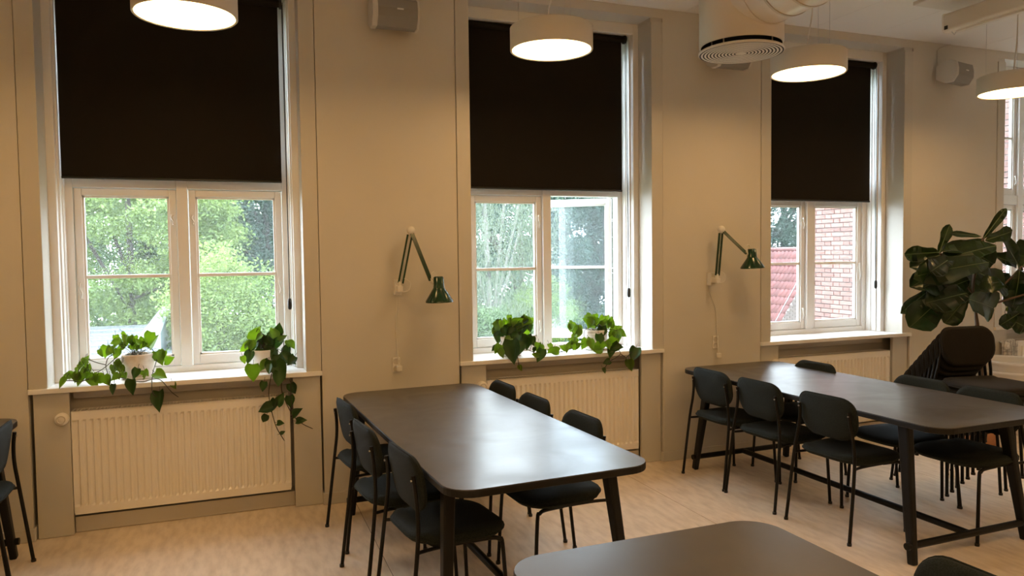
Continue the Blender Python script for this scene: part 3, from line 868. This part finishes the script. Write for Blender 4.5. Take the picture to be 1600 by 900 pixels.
potted_vine('potted_pothos', 'dark pothos in a white pot hanging down over the left radiator', (.178, .185, SILL), .078, .13, 'pot_white', True, (360, 490), 4.5,
    [(340, 105, 75, 80), (300, 130, 75, 120), (180, 135, 100, 60), (240, 240, 140, 250, D), (150, 240, 90, 240), (105, 240, 85, 220), (130, 310, 80, 260), (160, 420, 110, 270), (230, 370, 75, 240), (320, 200, 110, 260, D), (310, 300, 85, 280, D), (280, 380, 95, 260, D), (350, 400, 125, 300, D), (410, 320, 110, 330, D), (400, 240, 75, 70), (340, 460, 95, 270, D), (230, 515, 65, 260, D),
     (440, 530, 75, 290, D), (350, 600, 85, 60, D), (300, 650, 85, 250, D), (245, 670, 95, 200, D), (420, 620, 75, 280, D), (470, 690, 80, 40, D), (500, 750, 65, 10, D), (240, 740, 65, 240, D), (355, 770, 50, 0, D), (370, 835, 32, 30, D), (210, 190, 80, 200), (270, 170, 80, 90), (370, 170, 60, 40), (200, 290, 80, 250, D), (340, 340, 90, 280, D)],
    [[(290, 420), (270, 540), (280, 640), (320, 790), (380, 895)], [(360, 470), (365, 560), (430, 700), (500, 770), (580, 810)], [(425, 450), (425, 600), (440, 690)], [(250, 180), (200, 110), (180, 130)], [(340, 300), (375, 230), (360, 150), (330, 140)]], 5, .35)
potted_vine('potted_pothos', 'dense dark pothos in a small tan pot left of the open sash', (1.885, .15, SILL), .078, .135, 'pot_cream', True, (740, 480), 5.926,
    [(210, 190, 90, 200), (240, 150, 100, 30), (230, 270, 130, 260, D), (290, 140, 80, 100), (330, 200, 100, 250), (410, 130, 110, 30), (470, 150, 120, 300), (500, 130, 100, 350), (430, 220, 100, 240, D), (460, 260, 130, 260), (490, 330, 130, 270, D), (350, 250, 80, 240), (310, 320, 90, 220), (220, 390, 90, 240), (260, 430, 90, 280), (360, 420, 200, 275, D), (430, 380, 120, 260, D), (540, 320, 80, 300, D), (590, 370, 75, 260), (610, 450, 120, 250, D), (570, 440, 65, 170), (435, 565, 55, 290),
     (380, 300, 110, 230, D), (300, 230, 100, 200, D), (400, 190, 90, 200, D), (270, 190, 80, 150), (440, 170, 80, 20), (520, 190, 80, 280, D), (350, 340, 110, 250, D)],
    [[(450, 360), (550, 415), (600, 420), (640, 330)], [(400, 440), (410, 480), (425, 570)], [(540, 330), (520, 400)]], 8, .3)
potted_vine('potted_pothos', 'light green pothos in a banded cream pot below the open sash', (2.603, .19, SILL), .09, .145, 'pot_banded', True, (740, 480), 5.926,
    [(1070, 130, 125, 150), (1110, 150, 80, 330), (1150, 130, 80, 100), (1210, 140, 80, 60), (1270, 130, 95, 80), (1180, 250, 130, 265, D), (1170, 310, 110, 280, D), (1330, 200, 105, 30), (1380, 250, 80, 330), (1300, 290, 120, 260), (1270, 330, 110, 240), (940, 190, 95, 110), (950, 250, 100, 250), (970, 220, 100, 280), (910, 310, 90, 150), (880, 360, 90, 200), (930, 360, 80, 260), (1025, 345, 100, 250), (735, 400, 100, 170), (820, 370, 60, 150), (965, 350, 75, 30), (1130, 380, 100, 170), (1175, 380, 80, 60),
     (1300, 380, 110, 230, D), (1270, 420, 100, 260, D), (1340, 370, 90, 0, D), (1485, 440, 125, 250, D), (1450, 540, 100, 280), (1230, 510, 65, 200, D), (1210, 590, 50, 300, D), (1180, 160, 70, 200), (1240, 170, 70, 250)],
    [[(1200, 180), (1260, 250), (1290, 350), (1360, 430), (1250, 510), (1205, 590)], [(1360, 430), (1410, 470), (1410, 500)], [(1410, 470), (1470, 410)], [(620, 425), (690, 425), (830, 410), (960, 360), (1040, 330)], [(1050, 190), (1022, 230), (1025, 290)], [(1200, 200), (1300, 210), (1380, 250)]], 11)
potted_vine('potted_pothos', 'pothos in a white pot on the far right sill behind the fig', (6.99, .15, SILL), .12, .2, 'pot_white', True, (1540, 430), 4.0,
    [(120, 120, 50, 200), (150, 90, 60, 100), (190, 80, 60, 60), (220, 110, 60, 330), (170, 150, 60, 260), (130, 170, 60, 240), (200, 190, 60, 280), (240, 150, 50, 10), (150, 230, 60, 250), (230, 230, 60, 280), (100, 90, 50, 160), (180, 120, 55, 220)],
    [[(150, 170), (120, 230), (140, 280)]], 13)

# fiddle leaf fig
fig = tag(empty('fiddle_leaf_fig', (5.70, -.60, 0)), 'tall fiddle leaf fig with big dark leaves in a terracotta pot behind the chair stack', 'plant')
FB = Vector((5.70, -.60, 0))
MB().lathe([(0, 0), (.12, 0), (.165, .26), (.175, .27), (.175, .31), (.155, .31), (.15, .27)], n=36).build('pot', 'pot_terracotta', fig)
MB().lathe([(.152, .275), (.07, .285), (0, .285)], n=24).build('soil', 'soil', fig)
FY = -.60
def FP(cx_, cy_, dy=0): return at_y(1400 + cx_ / 2.905, 310 + cy_ / 2.905, FY + dy)
trunk_top = FP(395, 180)
fork = FP(362, 520)
MB().tube([p - FB for p in bez([FB + Vector((0, 0, .27)), FB + Vector((.02, 0, .6)), fork, FP(350, 380), trunk_top], 5)], [.017] * 10 + [.012] * 10 + [.008], 8).build('trunk', 'fig_trunk', fig)
MB().tube([p - FB for p in bez([FP(355, 440), FP(270, 340), FP(200, 250)], 5)], .007, 8).build('branch', 'fig_trunk', fig)
MB().tube([p - FB for p in bez([FP(360, 480), FP(480, 400, -.1), FP(570, 310, -.1)], 5)], .008, 8).build('branch', 'fig_trunk', fig)
MB().tube([p - FB for p in bez([FP(360, 500), FP(470, 470, -.15), FP(640, 420, -.2)], 5)], .008, 8).build('branch', 'fig_trunk', fig)
rf = random.Random(21)
for (bx_, by_, tx, ty, wd, dy) in [(395, 185, 500, 45, 34, 0), (195, 250, 240, 122, 42, .05), (195, 245, 42, 255, 62, .05), (198, 258, 62, 318, 58, 0), (385, 172, 245, 158, 24, -.05), (400, 190, 222, 235, 62, .05), (405, 190, 542, 150, 58, -.05),
    (455, 215, 225, 262, 105, -.12), (420, 290, 155, 325, 110, -.18), (240, 300, 100, 385, 80, .0), (260, 330, 140, 405, 95, -.1), (360, 330, 515, 400, 120, -.16), (170, 400, 28, 518, 48, .05), (215, 445, 85, 570, 120, -.1), (320, 430, 145, 470, 120, -.2), (320, 450, 225, 568, 85, -.22), (325, 455, 480, 505, 125, -.22),
    (330, 370, 200, 420, 100, -.05), (380, 300, 350, 420, 90, .1), (440, 260, 545, 300, 85, .1), (570, 330, 490, 180, 110, -.1), (560, 330, 545, 500, 110, -.15), (575, 310, 650, 190, 120, -.1), (600, 380, 660, 520, 120, -.2), (500, 540, 600, 590, 70, -.05), (560, 520, 480, 575, 60, -.1), (590, 430, 530, 540, 70, 0), (300, 260, 200, 320, 90, .12), (460, 340, 520, 420, 90, .15), (340, 240, 460, 300, 95, .05), (300, 400, 240, 470, 100, .1), (400, 400, 330, 470, 90, .12), (250, 270, 160, 330, 80, -.15), (420, 350, 440, 420, 80, -.2)]:
    b0, t0 = FP(bx_, by_, dy), FP(tx, ty, dy + rf.uniform(-.12, .06))
    nrm = -_d + CY * rf.uniform(-.1, .9) + CX * rf.uniform(-.5, .5)
    W_ = 1.2 * wd / 2.905 * ((b0 - CAM).dot(_d)) / F
    vs, fs = leaf_mesh(b0 - FB, t0 - FB, W_, nrm, rf.uniform(.04, .16), rf.uniform(-.05, .2), 'fig', .06, rnd=rf)
    lo = MB().add(vs, fs, True).build('leaf', 'fig_leaf', fig)
    mid = (b0 - FB) * .5 + (t0 - FB) * .5
    MB().tube([vs[1 + 3 * k] + nrm.normalized() * .0015 for k in range(9)], [.0032 - .0003 * k for k in range(9)], 5).build('midrib', 'leaf_vein', lo)

# white tub and towel at the far right
tb = tag(empty('white_tub', (6.43, -.36, 0)), 'white round tub standing below the far right window', 'tub')
MB().lathe([(0, 0), (.19, 0), (.21, .02), (.25, .60), (.262, .606), (.262, .63), (.25, .636), (.24, .62), (.2, .05), (0, .04)], n=48).build('tub_body', 'pot_white', tb)
MB().lathe([(.247, .52), (.252, .525), (.252, .54), (.248, .545)], n=48).build('tub_band', 'pot_white', tb)
tw = tag(empty('checked_towel', (6.88, .0, .735)), 'pale checked towel hanging over the far right radiator', 'towel')
tm = MB()
def cloth_pt(u, v): return (-.11 + .22 * u, .012 * math.sin(u * 9) * (1 if v > .3 else .2) - .012 + (.05 if v < .1 else 0) - .004, .012 - .30 * max(0, v - .08))
vs = [cloth_pt(i / 12, j / 12) for j in range(13) for i in range(13)]
vs += [(x_, y_ + .004, z_ - .002) for x_, y_, z_ in vs]
fs = []
for j in range(12):
    for i in range(12):
        a = j * 13 + i; fs.append((a, a + 1, a + 14, a + 13)); fs.append((a + 169, a + 182, a + 183, a + 170))
tm.add(vs, fs, True).build('towel_cloth', 'towel', tw)
sm_ = MB()
for k in range(1, 6):
    sm_.tube([Vector(cloth_pt(i / 12, .15 + k * .15)) + Vector((0, -.002, 0)) for i in range(13)], .002, 4)
    sm_.tube([Vector(cloth_pt(k / 6, .1 + j * .075)) + Vector((0, -.002, 0)) for j in range(13)], .002, 4)
sm_.build('towel_stripes', 'towel_stripe', tw)

# ------------------------------------------------------------------ outside
GZ = -4.0
g = MB().box(-40, 60, .5, 70, GZ - .3, GZ).build('lawn', 'grass')
tag(g, 'green lawn far below the windows', 'lawn', kind='structure')
# wing of the building, brick, perpendicular to the windows
BX = 8.42
wing = tag(MB().box(BX + .02, BX + 2.0, .5, 4.45, GZ, 6.5).build('brick_wing', 'mortar'), 'red brick wing of the building seen through the right windows', 'building')
CO, BLn, BH = .067, .24, .054
brick = MB().box(-.05, .022, 0, .228, 0, BH).mesh('brick', 'brick_red')
header = MB().box(-.05, .022, 0, .108, 0, BH).mesh('brick', 'brick_red')
wing_stuff = MB()
nb = 0
rb_ = random.Random(4)
for k in range(int((5.0 - GZ) / CO)):
    z = GZ + k * CO
    y = .50 - (.186 if k % 2 else 0) - .02 * rb_.random()
    j = 0
    while y < 4.45:
        ln = .228 if (j % 2 == 0) else .108
        y1 = min(y + ln, 4.45); y0 = max(y, .5)
        if y1 - y0 > .02:
            near = (3.15 < y0 < 4.45 and .42 < z < 2.35) or (.8 < y0 < 1.55 and .75 < z < 3.2)
            if near and nb < 298 and y1 - y0 > ln - .001:
                linked('brick', brick if ln > .2 else header, wing, (BX + rb_.uniform(-.003, .003), y0, z)); nb += 1
            else:
                wing_stuff.box(BX - .003 if False else BX - .002, BX + .022, y0, y1, z, z + BH)
        y += ln + .012; j += 1
ws = wing_stuff.build('brickwork', 'brick_red', wing); ws['kind'] = 'stuff'

# low house with red pantile roof, gable towards us
hs = tag(empty('tiled_house', (19.55, 16.1, 1.66)), 'low brick house with a steep red pantile roof outside the right window', 'building')
SLO = math.atan2(.656, .457)
RL = 3.1 / math.sin(SLO)     # slope length
HL = 10.0
dx, dz = -math.cos(SLO), -math.sin(SLO)
def gz_at(x): return (x) * math.tan(SLO)   # x negative from the ridge
ex = dx * RL; ez = dz * RL
# gable wall (triangle plus wall below) in the local frame: ridge at origin
gw = MB()
wx = ex * .97
vs = [(wx, .02, GZ - 1.66), (-wx, .02, GZ - 1.66), (-wx, .02, gz_at(wx) - .06), (0, .02, -.06), (wx, .02, gz_at(wx) - .06)]
vs += [(a, HL, c) for a, b, c in vs]
gw.add(vs, [(0, 1, 2, 3, 4), (9, 8, 7, 6, 5), (0, 4, 9, 5), (1, 6, 7, 2)])
gw.build('house_wall', 'mortar', hs)
gb = MB()
for k in range(60):
    z = -3.6 + k * .067
    x = -2.3 - (.12 if k % 2 else 0)
    while x < -.2:
        if gz_at(x + .0) - .16 > z + .05 and x > wx:
            gb.box(x, x + .22, -.004, .03, z, z + .054)
        x += .24
gbo = gb.build('brickwork', 'brick_grey', hs); gbo['kind'] = 'stuff'
for s in (-1, 1):
    MB().beam((0, -.06, -.03), (s * -ex, -.06, ez - .03), .14, .03, up=(0, 0, 1)).build('barge_board', 'barge_board', hs)
rs = MB()
for s in (1, -1):
    vs = [(0, -.08, 0), (s * ex, -.08, ez), (s * ex, HL, ez), (0, HL, 0)]
    vs2 = [(a, b, c - .05) for a, b, c in vs]
    rs.add(vs + vs2, [(0, 1, 2, 3), (7, 6, 5, 4), (0, 4, 5, 1), (1, 5, 6, 2), (2, 6, 7, 3), (3, 7, 4, 0)])
rs.build('roof_deck', 'roof_tile', hs)
# pantiles on the slope facing left: local tile x' = down the slope, y = along the ridge
tw_, te = .215, .33
prof = [(0, .03), (.03, .048), (.065, .052), (.10, .038), (.135, .012), (.17, .006), (.205, .016), (.222, .030)]
tv = []
for (u0, lift) in ((0, .0), (te + .05, .028)):
    for (yy, hh) in prof: tv.append((u0, yy, hh + lift - (0 if u0 else .0)))
for (u0, lift) in ((0, .0), (te + .05, .028)):
    for (yy, hh) in prof: tv.append((u0, yy, hh + lift - .016))
n_ = len(prof); tf = []
for k in range(n_ - 1):
    tf.append((k, k + n_, k + n_ + 1, k + 1)); tf.append((2 * n_ + k, 2 * n_ + k + 1, 3 * n_ + k + 1, 3 * n_ + k))
    tf.append((n_ + k, 3 * n_ + k, 3 * n_ + k + 1, n_ + k + 1))
tf += [(0, 2 * n_, 3 * n_, n_), (n_ - 1, 2 * n_ - 1, 4 * n_ - 1, 3 * n_ - 1)]
tile_me = MB().add(tv, tf, True).mesh('roof_tile', 'roof_tile')
Rm = Matrix(((dx, 0, dz), (0, 1, 0), (dz, 0, -dx))).transposed()   # columns: down-slope, along ridge, outward normal
Rm = Matrix(((dx, 0, -(-dz)), (0, 1, 0), (dz, 0, -dx)))
nrm_ = Vector((dz, 0, -dx))
if nrm_.z < 0: nrm_ = -nrm_
RT = Matrix((Vector((dx, 0, dz)), Vector((0, 1, 0)), nrm_)).transposed()
cnt = 0
for r_i in range(int(RL / te)):
    for c_i in range(int(HL / tw_)):
        if c_i >= 24: continue
        p = Vector((dx, 0, dz)) * (r_i * te + .02) + Vector((0, -.08 + c_i * tw_, 0))
        if r_i == 0 and c_i == 0: rest = []
        o = linked('roof_tile', tile_me, hs, p); o.rotation_euler = RT.to_euler(); cnt += 1
rt = MB(); tvv = [RT @ Vector(v) for v in tv]
for r_i in range(int(RL / te)):
    for c_i in range(24, int(HL / tw_)):
        p = Vector((dx, 0, dz)) * (r_i * te + .02) + Vector((0, -.08 + c_i * tw_, 0))
        rt.add([v + p for v in tvv], tf, True)
rto = rt.build('roof_tiling', 'roof_tile', hs); rto['kind'] = 'stuff'
MB().tube([(0, -.09, .03), (0, HL, .03)], .09, 10).build('ridge_tiles', 'roof_tile', hs)
MB().tube([(ex - .05, -.1, ez - .02), (ex - .05, HL, ez - .02)], .07, 10).build('gutter', 'barge_board', hs)

# flat roof outside the left window
fr_ = tag(empty('flat_roof', (-3.4, 11.5, -.4)), 'grey wet flat roof with pale seams outside the left window', 'roof')
MB().box(-4.5, 2.2, -4.5, 9.0, -.35, 0).build('roof_felt', 'wet_asphalt', fr_)
MB().box(-4.2, 1.9, -4.2, 8.7, GZ + .4, -.35).build('roof_wall', 'facade_plaster', fr_)
for k in range(9):
    MB().box(-4.5, 2.2, -4.3 + k * 1.45, -4.2 + k * 1.45, 0, .03).build('roof_seam', 'roof_strip', fr_)
MB().box(2.1, 2.25, -4.5, 9, -.3, .1).build('parapet', 'roof_strip', fr_)
sk = MB()
sk.add([(1.15, 3.0, 0), (2.05, -.2, 0), (2.05, 3.0, 0), (1.9, 2.6, .95), (2.05, -.2, .55), (2.05, 3.0, .95)], [(0, 1, 4, 3), (1, 2, 5, 4), (2, 0, 3, 5), (3, 4, 5), (0, 2, 1)])
sk.build('skylight', 'skylight_panel', fr_)

def tree(name, label, c, rx, ry, rz, n, mat_, size, seed, trunk=True, tm_='bark', droop=0, tr=.16, group='trees outside the windows', asp=.5, clumps=150, base=None):
    rnd = random.Random(seed)
    root = tag(empty(name, (c[0], c[1], GZ)), label, 'tree', group)
    C = Vector((0, 0, c[2] - GZ))
    cl = []
    for k in range(clumps):
        u = rnd.uniform(-1, 1); a = rnd.uniform(0, 2 * PI); rr = rnd.uniform(.35, 1) ** .6
        s = math.sqrt(1 - u * u)
        cl.append((C + Vector((rx * rr * s * math.cos(a), ry * rr * s * math.sin(a), rz * rr * u)), rnd.uniform(.45, 1.0)))
    R0 = min(rx, ry, rz) * .42
    ng = np.random.default_rng(seed)
    ci = np.arange(n) % clumps
    cc = np.array([tuple(q[0]) for q in cl])[ci]; cr = np.array([q[1] for q in cl])[ci][:, None]
    p = cc + ng.normal(0, 1, (n, 3)) * np.array([.5, .5, .42]) * R0 * cr
    if droop:
        p[:, 2] -= np.abs(ng.normal(0, .6, n)) * droop
        d1 = ng.normal(0, .25, (n, 3)); d1[:, 2] = -1
    else:
        d1 = ng.normal(0, 1, (n, 3)); d1[:, 2] = d1[:, 2] * .7 - .3
    d1 /= np.linalg.norm(d1, axis=1)[:, None]
    d2 = np.cross(d1, ng.normal(0, 1, (n, 3))); d2 /= np.linalg.norm(d2, axis=1)[:, None]
    L_ = (size * ng.uniform(.6, 1.3, n))[:, None]
    q = p + d1 * (L_ * .45)
    V = np.stack([p, q + d2 * (L_ * asp * .5), p + d1 * L_, q - d2 * (L_ * asp * .5)], 1).reshape(-1, 3)
    me = bpy.data.meshes.new('foliage')
    me.vertices.add(4 * n); me.vertices.foreach_set('co', V.ravel().astype(np.float32))
    me.loops.add(4 * n); me.loops.foreach_set('vertex_index', np.arange(4 * n, dtype=np.int32))
    me.polygons.add(n); me.polygons.foreach_set('loop_start', np.arange(0, 4 * n, 4, dtype=np.int32))
    me.materials.append(MATS[mat_]); me.update(calc_edges=True); me.validate()
    fo = linked('foliage', me, root); fo['kind'] = 'stuff'
    h = C.z
    MB().tube(bez([(0, 0, 0), (rnd.uniform(-.1, .1), 0, h * .5), (rnd.uniform(-.2, .2), rnd.uniform(-.2, .2), h + rz * .5)], 4), [tr] * 4 + [tr * .6] * 4 + [tr * .2], 10).build('trunk', tm_, root)
    for k in range(5):
        q = cl[k][0]
        b0 = Vector((0, 0, h * rnd.uniform(.55, .85)))
        MB().tube(bez([b0, (b0 + q) / 2 + Vector((0, 0, -.1)), q], 4), [tr * .35] * 8 + [tr * .1], 6).build('branch', tm_, root)
    return root
def dirx(px, y): 
    a = YAW + math.atan((px - 800) / F); return math.tan(a) * (y - CAM.y)
tree('ash_tree', 'bright yellow-green leafy tree filling most of the left window\'s right sash', (dirx(352, 13.0), 13.0, -.1), 1.35, 1.2, 2.2, 30000, 'tree_ash', .085, 31)
tree('ash_tree', 'pale green leafy tree above the flat roof in the left window', (dirx(205, 22.5), 22.5, 2.6), 3.4, 1.8, 3.3, 45000, 'tree_ash', .125, 32, clumps=140)
tree('lime_tree', 'mid green tree at the left edge of the left window view', (dirx(88, 33.0), 33.0, 3.2), 3.4, 1.8, 4.6, 30000, 'tree_mid', .15, 33)
tree('dark_tree', 'dark blue-green tree at the top right of the left window', (dirx(420, 31), 31, 3.9), 4.4, 2.2, 4.8, 70000, 'tree_dark', .16, 34, clumps=260)
tree('backdrop_tree', 'wide tree far behind the pale green trees of the left window', (dirx(230, 42), 42, 3.2), 9.5, 2.5, 7.5, 110000, 'tree_mid', .26, 35, clumps=420)
tree('bush', 'dark low bush below the bright tree in the left window', (dirx(335, 9.8), 9.8, -1.1), 1.1, .8, .75, 14000, 'tree_mid', .07, 36)
tree('birch_tree', 'weeping birch with white trunk in the middle window', (dirx(766, 9.5), 9.5, 2.2), 1.4, 1.1, 2.8, 32000, 'tree_birch', .065, 37, tm_='birch_bark', droop=1.0, tr=.09, asp=.35)
tree('dark_tree', 'dark green tree behind the birch in the middle window', (dirx(820, 17), 17, 2.0), 2.3, 1.6, 4.6, 40000, 'tree_dark', .11, 38)
tree('lime_tree', 'dusky green tree seen through the open sash', (dirx(950, 22.0), 22.0, 2.0), 3.0, 1.6, 5.2, 60000, 'tree_dark', .13, 39, clumps=240)
tree('bush', 'rounded light green bush right of the birch in the middle window', (dirx(846, 12.2), 12.2, .1), .95, .7, .95, 16000, 'tree_ash', .055, 40)
tree('bush', 'small green bush in front of the birch trunk', (dirx(752, 7.0), 7.0, .2), .5, .5, .55, 9000, 'tree_mid', .05, 41)
tree('backdrop_tree', 'tall dark tree far behind the birch in the middle window', (dirx(815, 33), 33, 2.5), 7.0, 2.2, 7, 90000, 'tree_dark', .22, 42, clumps=360)
tree('cedar_tree', 'blue-green cedar above the red roof in the right window', (dirx(1225, 31), 31, 6.0), 6.0, 3, 6.0, 80000, 'tree_dark', .24, 43, asp=.3, tr=.3, clumps=260)
